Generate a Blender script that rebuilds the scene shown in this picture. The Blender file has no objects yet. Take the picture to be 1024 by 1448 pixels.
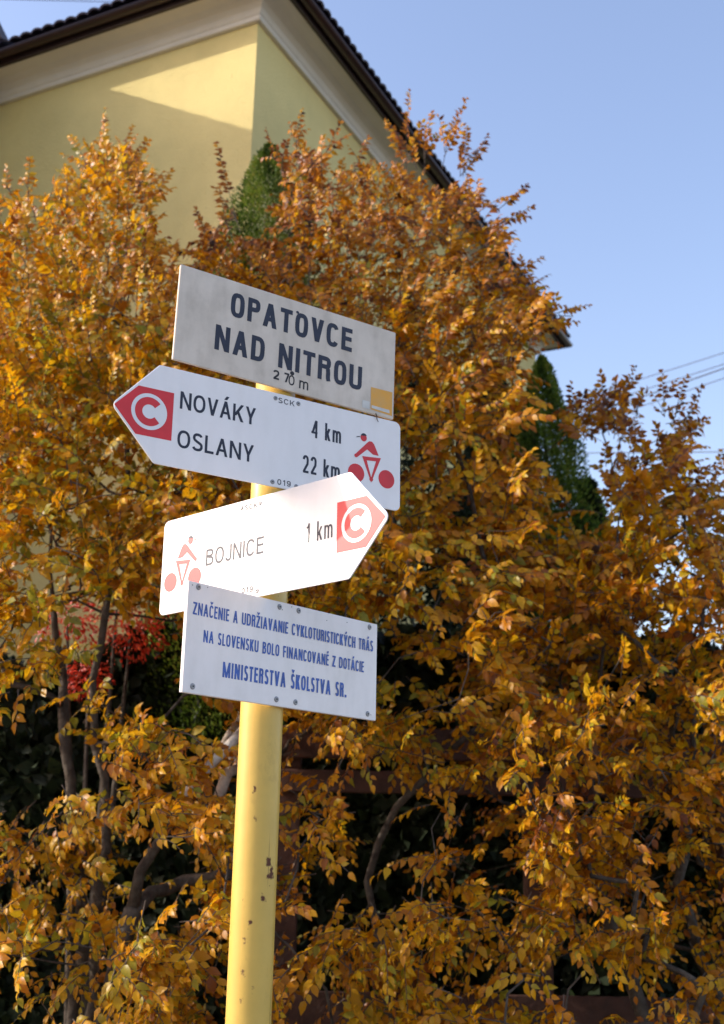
import bpy, bmesh, math, random
import numpy as np
from mathutils import Vector, Matrix
R = math.radians
rng = np.random.default_rng(11)
random.seed(5)
scene = bpy.context.scene
COL = scene.collection

# ---------------------------------------------------------------- camera
PITCH, ROLL, FPX, CAMZ = 0.285358792, 0.020839769, 1700.0, 1.6
_f = Vector((0, math.cos(PITCH), math.sin(PITCH)))
_r = Vector((1, 0, 0)); _u = _r.cross(_f)
CR = _r * math.cos(ROLL) + _u * math.sin(ROLL)
CU = -_r * math.sin(ROLL) + _u * math.cos(ROLL)
CAM = Vector((0, 0, CAMZ))
cd = bpy.data.cameras.new('camera'); cam = bpy.data.objects.new('camera', cd); COL.objects.link(cam)
cam.matrix_world = Matrix(((CR.x, CU.x, -_f.x, 0), (CR.y, CU.y, -_f.y, 0), (CR.z, CU.z, -_f.z, CAMZ), (0, 0, 0, 1)))
cd.sensor_fit = 'VERTICAL'; cd.sensor_height = 36; cd.sensor_width = 36
cd.lens = 36 * FPX / 1448
cd.clip_start = 0.05; cd.clip_end = 2000
cd.dof.use_dof = True; cd.dof.focus_distance = 2.15; cd.dof.aperture_fstop = 6.5
scene.camera = cam

# ---------------------------------------------------------------- light
SUN_AZ, SUN_EL = -93.0, 25.8
w = bpy.data.worlds.new('World'); scene.world = w; w.use_nodes = True
nt = w.node_tree; nt.nodes.clear()
sky = nt.nodes.new('ShaderNodeTexSky'); sky.sky_type = 'NISHITA'; sky.sun_disc = False
sky.sun_elevation = R(SUN_EL); sky.sun_rotation = R(SUN_AZ)
sky.air_density = 1.25; sky.dust_density = 2.1; sky.ozone_density = 2.0; sky.altitude = 200
bg = nt.nodes.new('ShaderNodeBackground'); bg.inputs['Strength'].default_value = 0.145
wo = nt.nodes.new('ShaderNodeOutputWorld')
sky_wb = nt.nodes.new('ShaderNodeMix'); sky_wb.data_type = 'RGBA'; sky_wb.blend_type = 'MULTIPLY'; sky_wb.inputs[0].default_value = 1
sky_wb.inputs[7].default_value = (1.12, 0.98, 1.0, 1)
nt.links.new(sky.outputs[0], sky_wb.inputs[6]); nt.links.new(sky_wb.outputs[2], bg.inputs[0]); nt.links.new(bg.outputs[0], wo.inputs[0])
sd = bpy.data.lights.new('sun', 'SUN'); sd.energy = 2.05; sd.angle = R(0.5); sd.color = (1.0, 0.93, 0.82)
sun = bpy.data.objects.new('sun', sd); COL.objects.link(sun)
SV = Vector((math.sin(R(SUN_AZ)) * math.cos(R(SUN_EL)), math.cos(R(SUN_AZ)) * math.cos(R(SUN_EL)), math.sin(R(SUN_EL))))
sun.rotation_euler = SV.to_track_quat('Z', 'Y').to_euler()
sun.location = SV * 40
vs = scene.view_settings; vs.view_transform = 'Standard'; vs.look = 'None'; vs.exposure = 1.15; vs.gamma = 1.0
vs.use_curve_mapping = False
scene.cycles.max_bounces = 6; scene.cycles.diffuse_bounces = 3; scene.cycles.transmission_bounces = 4

# ---------------------------------------------------------------- helpers
def at(px, py, Y):
    """point of the place seen at that photo pixel, Y metres ahead"""
    d = CR * ((px - 512) / FPX) + CU * ((724 - py) / FPX) + _f
    return CAM + d * (Y / d.y)
def tag(o, label=None, cat=None, group=None, kind=None):
    if label: o['label'] = label
    if cat: o['category'] = cat
    if group: o['group'] = group
    if kind: o['kind'] = kind
    return o
def link(name, data, parent=None, mw=None):
    o = bpy.data.objects.new(name, data); COL.objects.link(o)
    if mw is not None: o.matrix_world = mw
    if parent is not None:
        o.parent = parent
        o.matrix_parent_inverse = PINV[parent.name] if parent.name in PINV else Matrix.Identity(4)
    if mw is not None: o.matrix_basis = mw
    return o
PINV = {}
def empty(name, mw):
    o = bpy.data.objects.new(name, None); COL.objects.link(o); o.empty_display_size = 0.1
    o.matrix_basis = mw
    PINV[o.name] = mw.inverted()
    return o
def mesh(name, vs_, fs, mat, smooth=False):
    me = bpy.data.meshes.new(name); me.from_pydata([tuple(v) for v in vs_], [], fs); me.materials.append(mat)
    if smooth: me.polygons.foreach_set('use_smooth', [True] * len(me.polygons))
    me.update(); return me
def np_mesh(name, V, F, mat, attrs=None, smooth=False):
    """V (n,3), F (m,k) all faces with k corners"""
    me = bpy.data.meshes.new(name)
    n, m, k = len(V), len(F), F.shape[1]
    me.vertices.add(n); me.vertices.foreach_set('co', V.astype(np.float32).ravel())
    me.loops.add(m * k); me.loops.foreach_set('vertex_index', F.astype(np.int32).ravel())
    me.polygons.add(m); me.polygons.foreach_set('loop_start', np.arange(0, m * k, k, dtype=np.int32))
    me.polygons.foreach_set('loop_total', np.full(m, k, dtype=np.int32))
    if smooth: me.polygons.foreach_set('use_smooth', np.ones(m, dtype=bool))
    for an, av in (attrs or {}).items():
        a = me.attributes.new(an, 'FLOAT', 'POINT'); a.data.foreach_set('value', av.astype(np.float32))
    me.materials.append(mat); me.update(); me.validate()
    return me
class MB:
    def __init__(s): s.v = []; s.f = []
    def add(s, vs_, fs):
        b = len(s.v); s.v += [tuple(x) for x in vs_]; s.f += [tuple(b + i for i in f) for f in fs]; return s
    def box(s, o, a, b, c):
        o, a, b, c = map(Vector, (o, a, b, c))
        p = [o, o + a, o + a + b, o + b]; q = [x + c for x in p]
        fl = [(0, 3, 2, 1), (4, 5, 6, 7), (0, 1, 5, 4), (1, 2, 6, 5), (2, 3, 7, 6), (3, 0, 4, 7)]
        if a.cross(b).dot(c) < 0: fl = [t[::-1] for t in fl]
        return s.add(p + q, fl)
    def tube(s, pts, rad, k=8, cap=True):
        pts = [Vector(p) for p in pts]; n = len(pts)
        if not hasattr(rad, '__len__'): rad = [rad] * n
        rings = []; side = None
        for i in range(n):
            t = (pts[min(i + 1, n - 1)] - pts[max(i - 1, 0)]).normalized()
            if side is None: side = t.cross(Vector((0.3, 0.2, 1))).normalized()
            side = (side - t * side.dot(t)).normalized(); up = t.cross(side)
            rings.append([pts[i] + (side * math.cos(2 * math.pi * j / k) + up * math.sin(2 * math.pi * j / k)) * rad[i] for j in range(k)])
        fs = []
        for i in range(n - 1):
            for j in range(k):
                a, b = i * k + j, i * k + (j + 1) % k
                fs.append((a, b, b + k, a + k))
        if cap: fs.append(tuple(range(k))[::-1]); fs.append(tuple((n - 1) * k + j for j in range(k)))
        return s.add([v for r_ in rings for v in r_], fs)
    def build(s, name, mat, parent=None, smooth=False):
        me = mesh(name, s.v, s.f, mat, smooth)
        return link(name, me, parent)

# ---------------------------------------------------------------- materials
def mat(name, col, rough=0.6, metal=0.0, var=0.0, vscale=4.0, bump=0.0, bscale=60.0, col2=None, spec=0.5, trans=0.0):
    m = bpy.data.materials.new(name); m.use_nodes = True; t = m.node_tree; n = t.nodes; l = t.links
    p = n['Principled BSDF']; p.inputs['Roughness'].default_value = rough; p.inputs['Metallic'].default_value = metal
    p.inputs['Specular IOR Level'].default_value = spec
    p.inputs['Base Color'].default_value = (*col, 1)
    tc = n.new('ShaderNodeTexCoord')
    if var or col2:
        no = n.new('ShaderNodeTexNoise'); no.inputs['Scale'].default_value = vscale; no.inputs['Detail'].default_value = 8; no.inputs['Roughness'].default_value = 0.62
        l.new(tc.outputs['Object'], no.inputs['Vector'])
        r_ = n.new('ShaderNodeValToRGB'); c2 = col2 or tuple(c * (1 - var) for c in col)
        r_.color_ramp.elements[0].position = 0.32; r_.color_ramp.elements[0].color = (*c2, 1)
        r_.color_ramp.elements[1].position = 0.68; r_.color_ramp.elements[1].color = (*[min(1, c * (1 + var * 0.3)) for c in col], 1)
        l.new(no.outputs['Fac'], r_.inputs['Fac']); l.new(r_.outputs['Color'], p.inputs['Base Color'])
    if bump:
        nb = n.new('ShaderNodeTexNoise'); nb.inputs['Scale'].default_value = bscale; nb.inputs['Detail'].default_value = 5
        l.new(tc.outputs['Object'], nb.inputs['Vector'])
        b = n.new('ShaderNodeBump'); b.inputs['Strength'].default_value = bump; b.inputs['Distance'].default_value = 0.01
        l.new(nb.outputs['Fac'], b.inputs['Height']); l.new(b.outputs['Normal'], p.inputs['Normal'])
    return m
M = {}
M['stucco'] = mat('yellow_stucco', (0.78, 0.63, 0.27), 0.92, var=0.16, vscale=1.1, bump=0.9, bscale=90, spec=0.2)
M['cornice'] = mat('white_plaster', (0.72, 0.66, 0.57), 0.85, var=0.08, vscale=3, bump=0.15, bscale=80, spec=0.3)
M['fascia'] = mat('brown_fascia', (0.035, 0.016, 0.014), 0.5, var=0.3, vscale=9)
M['gutter'] = mat('brown_gutter', (0.04, 0.018, 0.017), 0.35, var=0.2, vscale=5)
M['tile'] = mat('glazed_roof_tile', (0.05, 0.042, 0.075), 0.32, var=0.4, vscale=7, bump=0.2, bscale=40)
M['bark'] = mat('grey_bark', (0.12, 0.10, 0.08), 0.9, col2=(0.04, 0.03, 0.024), vscale=22, bump=1.0, bscale=50, spec=0.2)
M['sunlit_bark'] = mat('sunlit_pale_bark', (0.62, 0.55, 0.47), 0.9, col2=(0.24, 0.18, 0.13), vscale=16, bump=1.0, bscale=40, spec=0.2)
M['twig'] = mat('twig_bark', (0.12, 0.09, 0.07), 0.8, var=0.5, vscale=30, spec=0.3)
M['fence'] = mat('red_brown_wood', (0.12, 0.05, 0.032), 0.8, col2=(0.045, 0.022, 0.016), vscale=6, bump=0.5, bscale=50)
M['ground'] = mat('garden_soil', (0.07, 0.055, 0.035), 0.95, col2=(0.035, 0.045, 0.015), vscale=2.0, bump=0.6, bscale=20)
M['asphalt'] = mat('bounce_paving', (0.34, 0.33, 0.31), 0.9, var=0.3, vscale=30, bump=0.6, bscale=150)  # unseen paving, tone raised to bounce sunlight onto the shaded boards
M['steel'] = mat('steel', (0.42, 0.42, 0.43), 0.45, metal=0.9, var=0.3, vscale=60)
M['rivet'] = mat('dull_rivet', (0.33, 0.33, 0.34), 0.5, metal=0.5, var=0.3, vscale=200)
M['dark'] = mat('rivet_hole', (0.02, 0.02, 0.025), 0.7)
M['cable'] = mat('cable', (0.03, 0.03, 0.035), 0.6)
M['board'] = mat('weathered_grey_board', (0.74, 0.65, 0.55), 0.5, col2=(0.62, 0.54, 0.45), vscale=9, bump=0.05, bscale=60, spec=0.35)
M['enamel'] = mat('white_sign_sheet', (0.86, 0.83, 0.82), 0.34, var=0.04, vscale=5, bump=0.02, bscale=12)
M['white'] = mat('white_board', (0.85, 0.80, 0.78), 0.42, var=0.07, vscale=6, bump=0.03, bscale=25)
M['navy'] = mat('navy_lettering', (0.018, 0.022, 0.045), 0.55, var=0.4, vscale=40)
M['blue'] = mat('blue_lettering', (0.03, 0.10, 0.42), 0.45, var=0.35, vscale=50)
M['red'] = mat('red_print', (0.66, 0.022, 0.03), 0.46, var=0.12, vscale=20)
M['print_white'] = mat('white_print', (0.75, 0.75, 0.76), 0.34)
M['orange'] = mat('orange_sticker', (0.78, 0.36, 0.03), 0.5, col2=(0.64, 0.36, 0.10), vscale=25)
M['label_white'] = mat('paper_sticker', (0.62, 0.61, 0.57), 0.6, var=0.15, vscale=50)

def attr_leaf(name, stops, rough=0.38, transl=0.46, spec=0.32):
    m = bpy.data.materials.new(name); m.use_nodes = True; t = m.node_tree; n = t.nodes; l = t.links
    p = n['Principled BSDF']; p.inputs['Roughness'].default_value = rough; p.inputs['Specular IOR Level'].default_value = spec
    a = n.new('ShaderNodeAttribute'); a.attribute_name = 'tint'
    r_ = n.new('ShaderNodeValToRGB'); cr = r_.color_ramp
    while len(cr.elements) < len(stops): cr.elements.new(0.5)
    for e, (ps, c) in zip(cr.elements, stops): e.position = ps; e.color = (*c, 1)
    l.new(a.outputs['Fac'], r_.inputs['Fac'])
    # fine mottling of the blade
    tc = n.new('ShaderNodeTexCoord'); no = n.new('ShaderNodeTexNoise'); no.inputs['Scale'].default_value = 90; no.inputs['Detail'].default_value = 3
    l.new(tc.outputs['Object'], no.inputs['Vector'])
    mr = n.new('ShaderNodeMapRange'); mr.inputs[1].default_value = 0.3; mr.inputs[2].default_value = 0.7; mr.inputs[3].default_value = 0.7; mr.inputs[4].default_value = 1.15
    l.new(no.outputs['Fac'], mr.inputs[0])
    mx = n.new('ShaderNodeMix'); mx.data_type = 'RGBA'; mx.blend_type = 'MULTIPLY'; mx.inputs[0].default_value = 1
    l.new(r_.outputs['Color'], mx.inputs[6]); l.new(mr.outputs[0], mx.inputs[7])
    l.new(mx.outputs[2], p.inputs['Base Color'])
    tr = n.new('ShaderNodeBsdfTranslucent'); l.new(mx.outputs[2], tr.inputs['Color'])
    ms = n.new('ShaderNodeMixShader'); ms.inputs[0].default_value = transl
    l.new(p.outputs[0], ms.inputs[1]); l.new(tr.outputs[0], ms.inputs[2])
    l.new(ms.outputs[0], n['Material Output'].inputs[0])
    return m
AMBER = [(0.0, (0.06, 0.022, 0.006)), (0.2, (0.24, 0.062, 0.005)), (0.40, (0.46, 0.155, 0.004)), (0.60, (0.62, 0.26, 0.004)), (0.84, (0.74, 0.42, 0.010)), (1.0, (0.30, 0.27, 0.02))]
RUST = [(0.0, (0.11, 0.04, 0.02)), (0.25, (0.34, 0.11, 0.025)), (0.55, (0.47, 0.19, 0.03)), (0.8, (0.54, 0.28, 0.07)), (1.0, (0.55, 0.36, 0.08))]
M['leaf_gold'] = attr_leaf('gold_leaf', AMBER)
M['leaf_rust'] = attr_leaf('rust_leaf', RUST)
M['leaf_red'] = attr_leaf('red_leaf', [(0, (0.35, 0.02, 0.01)), (0.6, (0.70, 0.05, 0.02)), (1, (0.78, 0.16, 0.06))])
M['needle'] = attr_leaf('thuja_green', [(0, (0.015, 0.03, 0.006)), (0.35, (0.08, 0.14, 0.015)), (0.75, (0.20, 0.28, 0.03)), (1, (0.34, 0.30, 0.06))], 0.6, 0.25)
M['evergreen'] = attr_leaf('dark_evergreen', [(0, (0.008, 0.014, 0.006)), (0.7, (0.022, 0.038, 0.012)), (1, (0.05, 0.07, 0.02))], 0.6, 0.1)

def streaks(m, dirt, amt, seed):
    """rain streaks and blotches of grime on a plate"""
    t = m.node_tree; n = t.nodes; l = t.links; p = n['Principled BSDF']
    tc = n.new('ShaderNodeTexCoord'); mp = n.new('ShaderNodeMapping'); mp.inputs['Scale'].default_value = (34, 9, 1); mp.inputs['Location'].default_value = (seed, seed * 2, 0)
    l.new(tc.outputs['Object'], mp.inputs[0])
    a = n.new('ShaderNodeTexNoise'); a.inputs['Scale'].default_value = 1; a.inputs['Detail'].default_value = 6; l.new(mp.outputs[0], a.inputs['Vector'])
    b = n.new('ShaderNodeTexNoise'); b.inputs['Scale'].default_value = 11; b.inputs['Detail'].default_value = 8; b.inputs['Roughness'].default_value = .7; l.new(tc.outputs['Object'], b.inputs['Vector'])
    x = n.new('ShaderNodeMath'); x.operation = 'MULTIPLY'; l.new(a.outputs['Fac'], x.inputs[0]); l.new(b.outputs['Fac'], x.inputs[1])
    mr = n.new('ShaderNodeMapRange'); mr.inputs[1].default_value = .20; mr.inputs[2].default_value = .42; mr.inputs[4].default_value = amt; l.new(x.outputs[0], mr.inputs[0])
    mc = n.new('ShaderNodeMix'); mc.data_type = 'RGBA'; l.new(mr.outputs[0], mc.inputs[0])
    l.new(p.inputs['Base Color'].links[0].from_socket, mc.inputs[6]); mc.inputs[7].default_value = (*dirt, 1); l.new(mc.outputs[2], p.inputs['Base Color'])
streaks(M['board'], (0.30, 0.25, 0.19), .42, 3.1); streaks(M['enamel'], (0.50, 0.47, 0.42), .16, 7.7); streaks(M['white'], (0.46, 0.43, 0.38), .24, 1.3)
# yellow paint of the post, chipped to rust in spots
def post_mat():
    m = mat('chipped_yellow_paint', (0.61, 0.405, 0.085), 0.42, var=0.10, vscale=14, bump=0.06, bscale=30)
    t = m.node_tree; n = t.nodes; l = t.links; p = n['Principled BSDF']
    tc = n.new('ShaderNodeTexCoord')
    mp = n.new('ShaderNodeMapping'); mp.inputs['Scale'].default_value = (1, 1, 0.55)
    l.new(tc.outputs['Object'], mp.inputs[0])
    # small scattered chips
    v = n.new('ShaderNodeTexNoise'); v.inputs['Scale'].default_value = 62; v.inputs['Detail'].default_value = 3; v.inputs['Roughness'].default_value = 0.7
    l.new(mp.outputs[0], v.inputs['Vector'])
    r1 = n.new('ShaderNodeMapRange'); r1.inputs[1].default_value = 0.715; r1.inputs[2].default_value = 0.745; l.new(v.outputs['Fac'], r1.inputs[0])
    fac = r1.outputs[0]
    nz = n.new('ShaderNodeTexNoise'); nz.inputs['Scale'].default_value = 110; nz.inputs['Detail'].default_value = 4; l.new(tc.outputs['Object'], nz.inputs['Vector'])
    for (x, y, z, rad) in POST_SPOTS:
        s = n.new('ShaderNodeVectorMath'); s.operation = 'SUBTRACT'; s.inputs[1].default_value = (x, y, z); l.new(tc.outputs['Object'], s.inputs[0])
        ml = n.new('ShaderNodeVectorMath'); ml.operation = 'MULTIPLY'; ml.inputs[1].default_value = (1.2, 1.2, 0.75); l.new(s.outputs[0], ml.inputs[0])
        d = n.new('ShaderNodeVectorMath'); d.operation = 'LENGTH'; l.new(ml.outputs[0], d.inputs[0])
        ad = n.new('ShaderNodeMath'); ad.operation = 'MULTIPLY_ADD'; ad.inputs[1].default_value = 0.022; l.new(nz.outputs['Fac'], ad.inputs[0]); l.new(d.outputs['Value'], ad.inputs[2])
        mr = n.new('ShaderNodeMapRange'); mr.inputs[1].default_value = rad + 0.0126; mr.inputs[2].default_value = rad + 0.0088; l.new(ad.outputs[0], mr.inputs[0])
        mx = n.new('ShaderNodeMath'); mx.operation = 'MAXIMUM'; l.new(fac, mx.inputs[0]); l.new(mr.outputs[0], mx.inputs[1]); fac = mx.outputs[0]
    # faint grime that darkens and dulls the paint in patches
    gn = n.new('ShaderNodeTexNoise'); gn.inputs['Scale'].default_value = 26; gn.inputs['Detail'].default_value = 9; gn.inputs['Roughness'].default_value = 0.75; l.new(mp.outputs[0], gn.inputs['Vector'])
    gr = n.new('ShaderNodeMapRange'); gr.inputs[1].default_value = 0.56; gr.inputs[2].default_value = 0.80; gr.inputs[4].default_value = 0.30; l.new(gn.outputs['Fac'], gr.inputs[0])
    gx = n.new('ShaderNodeMath'); gx.operation = 'MAXIMUM'; l.new(fac, gx.inputs[0]); l.new(gr.outputs[0], gx.inputs[1]); fac = gx.outputs[0]
    # long vertical scratches
    mp2 = n.new('ShaderNodeMapping'); mp2.inputs['Scale'].default_value = (90, 90, 2.6); l.new(tc.outputs['Object'], mp2.inputs[0])
    sc = n.new('ShaderNodeTexNoise'); sc.inputs['Scale'].default_value = 1.0; sc.inputs['Detail'].default_value = 2; l.new(mp2.outputs[0], sc.inputs['Vector'])
    r2 = n.new('ShaderNodeMapRange'); r2.inputs[1].default_value = 0.72; r2.inputs[2].default_value = 0.76; r2.inputs[4].default_value = 0.55; l.new(sc.outputs['Fac'], r2.inputs[0])
    mx = n.new('ShaderNodeMath'); mx.operation = 'MAXIMUM'; l.new(fac, mx.inputs[0]); l.new(r2.outputs[0], mx.inputs[1]); fac = mx.outputs[0]
    src = p.inputs['Base Color'].links[0].from_socket
    mc = n.new('ShaderNodeMix'); mc.data_type = 'RGBA'; l.new(fac, mc.inputs[0]); l.new(src, mc.inputs[6]); mc.inputs[7].default_value = (0.10, 0.035, 0.015, 1)
    l.new(mc.outputs[2], p.inputs['Base Color'])
    ro = n.new('ShaderNodeMapRange'); ro.inputs[3].default_value = 0.38; ro.inputs[4].default_value = 0.85; l.new(fac, ro.inputs[0]); l.new(ro.outputs[0], p.inputs['Roughness'])
    return m

# ---------------------------------------------------------------- ground
def sheet(name, x0, y0, x1, y1, z, m, label):
    me = mesh(name, [(x0, y0, z), (x1, y0, z), (x1, y1, z), (x0, y1, z)], [(0, 1, 2, 3)], m)
    return tag(link(name, me), label, None, None, 'structure')
sheet('ground', -300, -300, 300, 300, 0, M['ground'], 'bare garden soil under the autumn trees')
sheet('pavement', -30, -4, 30, 2.6, 0.004, M['asphalt'], 'unseen concrete pavement in front of the hedge, made pale to bounce sunlight')

# ---------------------------------------------------------------- house
HZ = 7.0
c0 = at(365, 27, 1.0); c0 = CAM + (c0 - CAM) * ((HZ - CAMZ) / (c0.z - CAMZ)); c0.z = 0
eL = Vector((math.sin(R(-63.7)), math.cos(R(-63.7)), 0)); dR = Vector((math.sin(R(26.3)), math.cos(R(26.3)), 0))
nL = -dR; nR = -eL
UPV = Vector((0, 0, 1))
B = c0 + dR * 5.90
foot = [c0, B, B + eL * 7.0, c0 + eL * 7.0 + nL * 1.85, c0 + eL * 2.36 + nL * 1.85, c0 + eL * 2.36]   # anticlockwise? checked below
area = sum(foot[i].x * foot[(i + 1) % 6].y - foot[(i + 1) % 6].x * foot[i].y for i in range(6))
if area < 0: foot = foot[::-1]
nF = len(foot)
house = empty('house', Matrix.Translation(c0))
tag(house, 'yellow stuccoed house with white cove cornice and dark brown eaves behind the trees', 'house')
wv = [(p.x, p.y, 0) for p in foot] + [(p.x, p.y, HZ + 0.1) for p in foot]
wf = [(i, (i + 1) % nF, (i + 1) % nF + nF, i + nF) for i in range(nF)] + [tuple(range(nF))[::-1], tuple(range(nF, 2 * nF))]
link('wall', mesh('wall', wv, wf, M['stucco']), house)
def offs(n):
    """footprint pushed out by n metres"""
    out = []
    for i in range(nF):
        a, b, c = foot[i - 1], foot[i], foot[(i + 1) % nF]
        d1 = (b - a).normalized(); d2 = (c - b).normalized()
        n1 = Vector((d1.y, -d1.x, 0)); n2 = Vector((d2.y, -d2.x, 0))
        m_ = (n1 + n2); m_ = m_ / (m_.dot(n1))
        out.append(b + m_ * n)
    return out
def sweep(name, prof, m, closed_prof=True, smooth=False):
    rings = [[Vector((p.x, p.y, z)) for p in offs(n)] for (n, z) in prof]
    V = [v for r_ in rings for v in r_]; F = []; K = len(prof)
    for k in range(K if closed_prof else K - 1):
        for i in range(nF):
            a = k * nF + i; b = k * nF + (i + 1) % nF; c = ((k + 1) % K) * nF + (i + 1) % nF; d = ((k + 1) % K) * nF + i
            F.append((a, b, c, d))
    return link(name, mesh(name, V, F, m, smooth), house)
sweep('cornice', [(-0.02, HZ - 0.03), (0.028, HZ - 0.03), (0.034, HZ - 0.022), (0.034, HZ + 0.0), (0.045, HZ + 0.012), (0.055, HZ + 0.045), (0.08, HZ + 0.075), (0.12, HZ + 0.098), (0.17, HZ + 0.108), (0.222, HZ + 0.11), (0.222, HZ + 0.16), (-0.02, HZ + 0.16)], M['cornice'])
sweep('fascia', [(0.222, HZ + 0.095), (0.246, HZ + 0.095), (0.246, HZ + 0.19), (0.222, HZ + 0.19)], M['fascia'])
gp = []
for k in range(9):
    a = math.pi + math.pi * k / 8; gp.append((0.288 + 0.041 * math.cos(a), HZ + 0.160 + 0.041 * math.sin(a)))
gp2 = [(0.288 + (x - 0.288) * 0.92, HZ + 0.160 + (z - HZ - 0.160) * 0.92) for (x, z) in gp[::-1]]
sweep('gutter', gp + gp2, M['gutter'], smooth=True)
# roof body (hipped, one pitch all round) + two courses of real rolled tiles at the eaves
PITCHR = math.tan(R(33))
o_ = offs(0.26); inner = offs(-2.3)
zr0, zr1 = HZ + 0.185, HZ + 0.185 + 2.56 * PITCHR
V = [Vector((p.x, p.y, zr0)) for p in o_] + [Vector((p.x, p.y, zr1)) for p in inner]
F = [(i, (i + 1) % nF, (i + 1) % nF + nF, i + nF) for i in range(nF)] + [tuple(range(nF, 2 * nF))]
roof = link('roof', mesh('roof', V, F, M['tile']), house)
def tile_mesh():
    """one interlocking tile: two rolls, 0.2 wide, 0.34 long, thickness 14 mm; x across, y up the slope"""
    W, L, n = 0.205, 0.36, 12; V = []; F = []
    for layer in (0, 1):
        for yy in (0, L):
            for i in range(n + 1):
                x = W * i / n; z = 0.020 * abs(math.sin(2 * math.pi * i / n)) ** 0.7 + (0.013 if layer else 0) + (0.012 if yy == 0 else 0)
                V.append((x, yy, z))
    k = n + 1
    for i in range(n):
        F.append((2 * k + i, 2 * k + i + 1, 3 * k + i + 1, 3 * k + i)); F.append((i + 1, i, k + i, k + i + 1))
        F.append((i, i + 1, 2 * k + i + 1, 2 * k + i))
    F.append((0, 2 * k, 3 * k, k)); F.append((n, k + n, 3 * k + n, 2 * k + n))
    return mesh('tile', V, F, M['tile'])
TM = tile_mesh()
def tile_run(p0, p1, outn, courses):
    d = (p1 - p0); L = d.length; d.normalize(); cnt = int(L / 0.2)
    up = (-outn + UPV * PITCHR).normalized(); nn = d.cross(up).normalized()
    if nn.z < 0: d = -d; p0, p1 = p1, p0; nn = d.cross(up).normalized()
    for c in range(courses):
        for i in range(cnt):
            org = p0 + d * (0.2 * i + 0.02) + up * (0.31 * c) + nn * (0.012 + random.uniform(0, 0.004))
            mw = Matrix(((d.x, up.x, nn.x, org.x), (d.y, up.y, nn.y, org.y), (d.z, up.z, nn.z, org.z), (0, 0, 0, 1)))
            mw = mw @ Matrix.Rotation(random.uniform(-0.01, 0.01), 4, 'Z')
            o = link('tile', TM, roof, mw); o.matrix_basis = mw
def e3(p, z): return Vector((p.x, p.y, z))
oe = 0.315; zt = zr0 - (oe - 0.26) * PITCHR + 0.015
tile_run(e3(c0 + nL * oe - eL * oe, zt), e3(c0 + nL * oe + eL * 2.0, zt), nL, 2)
tile_run(e3(c0 - eL * oe + nL * oe, zt), e3(B + dR * oe - eL * oe, zt), nR, 2)
# wing eave returns towards the street
q0 = c0 + eL * 2.02
tile_run(e3(q0 + nL * 0.35, zt), e3(q0 + nL * 2.19, zt), nR, 2)
# steep dormer verge rising from the eave at the left
def slab(name, al0, z0, al1, z1, th, n0, n1, m):
    a = c0 + eL * al0; b = c0 + eL * al1; d = Vector((al1 - al0, z1 - z0)).normalized(); px, pz = -d.y * th, d.x * th
    V = []
    for nn_ in (n0, n1):
        for (al, z) in ((al0, z0), (al1, z1), (al1 + px, z1 + pz), (al0 + px, z0 + pz)):
            q = c0 + eL * al + nL * nn_; V.append((q.x, q.y, z))
    return link(name, mesh(name, V, [(0, 1, 2, 3), (7, 6, 5, 4), (0, 4, 5, 1), (1, 5, 6, 2), (2, 6, 7, 3), (3, 7, 4, 0)], m), house)
slab('verge', 2.06, 7.25, 3.4, 9.65, .06, .34, .16, M['tile']); slab('verge_board', 2.12, 7.2, 3.5, 9.6, .16, .30, .20, M['fascia'])
slab('verge_soffit', 2.26, 7.2, 3.66, 9.6, .05, .26, .10, M['cornice'])
# downpipe on the hidden far corner and on the inner corner
dpp = c0 + eL * 2.28 + nL * 0.08
MB().tube([e3(dpp, 0.1), e3(dpp, 6.75), e3(dpp + nL * 0.2 - eL * 0.03, 7.12)], 0.045, 12).build('downpipe', M['gutter'], house, True)

# ---------------------------------------------------------------- sign post
PX, PY, RP = -0.17047162, 2.14628144, 0.038
def post_surface(px, py):
    d = CR * ((px - 512) / FPX) + CU * ((724 - py) / FPX) + _f
    a = d.x ** 2 + d.y ** 2; b = -2 * (d.x * PX + d.y * PY); c = PX ** 2 + PY ** 2 - RP ** 2
    D = b * b - 4 * a * c
    t = (-b - math.sqrt(max(D, 0))) / (2 * a); P = CAM + d * t
    return (P.x - PX, P.y - PY, P.z)
POST_SPOTS = [(*post_surface(381, 1219), 0.0062), (*post_surface(384, 1235), 0.0060), (*post_surface(379, 1238), 0.0042), (*post_surface(372.5, 1272), 0.0046),
              (*post_surface(353.5, 1306), 0.0026), (*post_surface(346.5, 1330), 0.0030), (*post_surface(343, 1375), 0.0026), (*post_surface(356, 1401), 0.0020), (*post_surface(341, 1414), 0.0018), (*post_surface(360, 1116), 0.0022), (*post_surface(360, 1157), 0.0014)]
M['post'] = post_mat()
post = empty('sign_post', Matrix.Translation((PX, PY, 0)))
tag(post, 'round yellow painted steel post with rust chips carrying four signs', 'sign post')
def at_mw(x, y, z): return Matrix.Translation((x, y, z))
pv = []; pf = []; K = 48
zs = [0.0] + [0.25 * i for i in range(1, 10)] + [2.52, 2.525]
for z in zs:
    rr = RP if z < 2.523 else RP - 0.004
    for j in range(K): pv.append((rr * math.cos(2 * math.pi * j / K), rr * math.sin(2 * math.pi * j / K), z))
for i in range(len(zs) - 1):
    for j in range(K): pf.append((i * K + j, i * K + (j + 1) % K, (i + 1) * K + (j + 1) % K, (i + 1) * K + j))
pf.append(tuple((len(zs) - 1) * K + j for j in range(K)))
o = link('pole', mesh('pole', pv, pf, M['post'], True), post, at_mw(PX, PY, 0))
MB().tube([(PX, PY, 0), (PX, PY, 0.006)], 0.09, 24).build('base_collar', M['steel'], post)
cap = []
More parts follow.
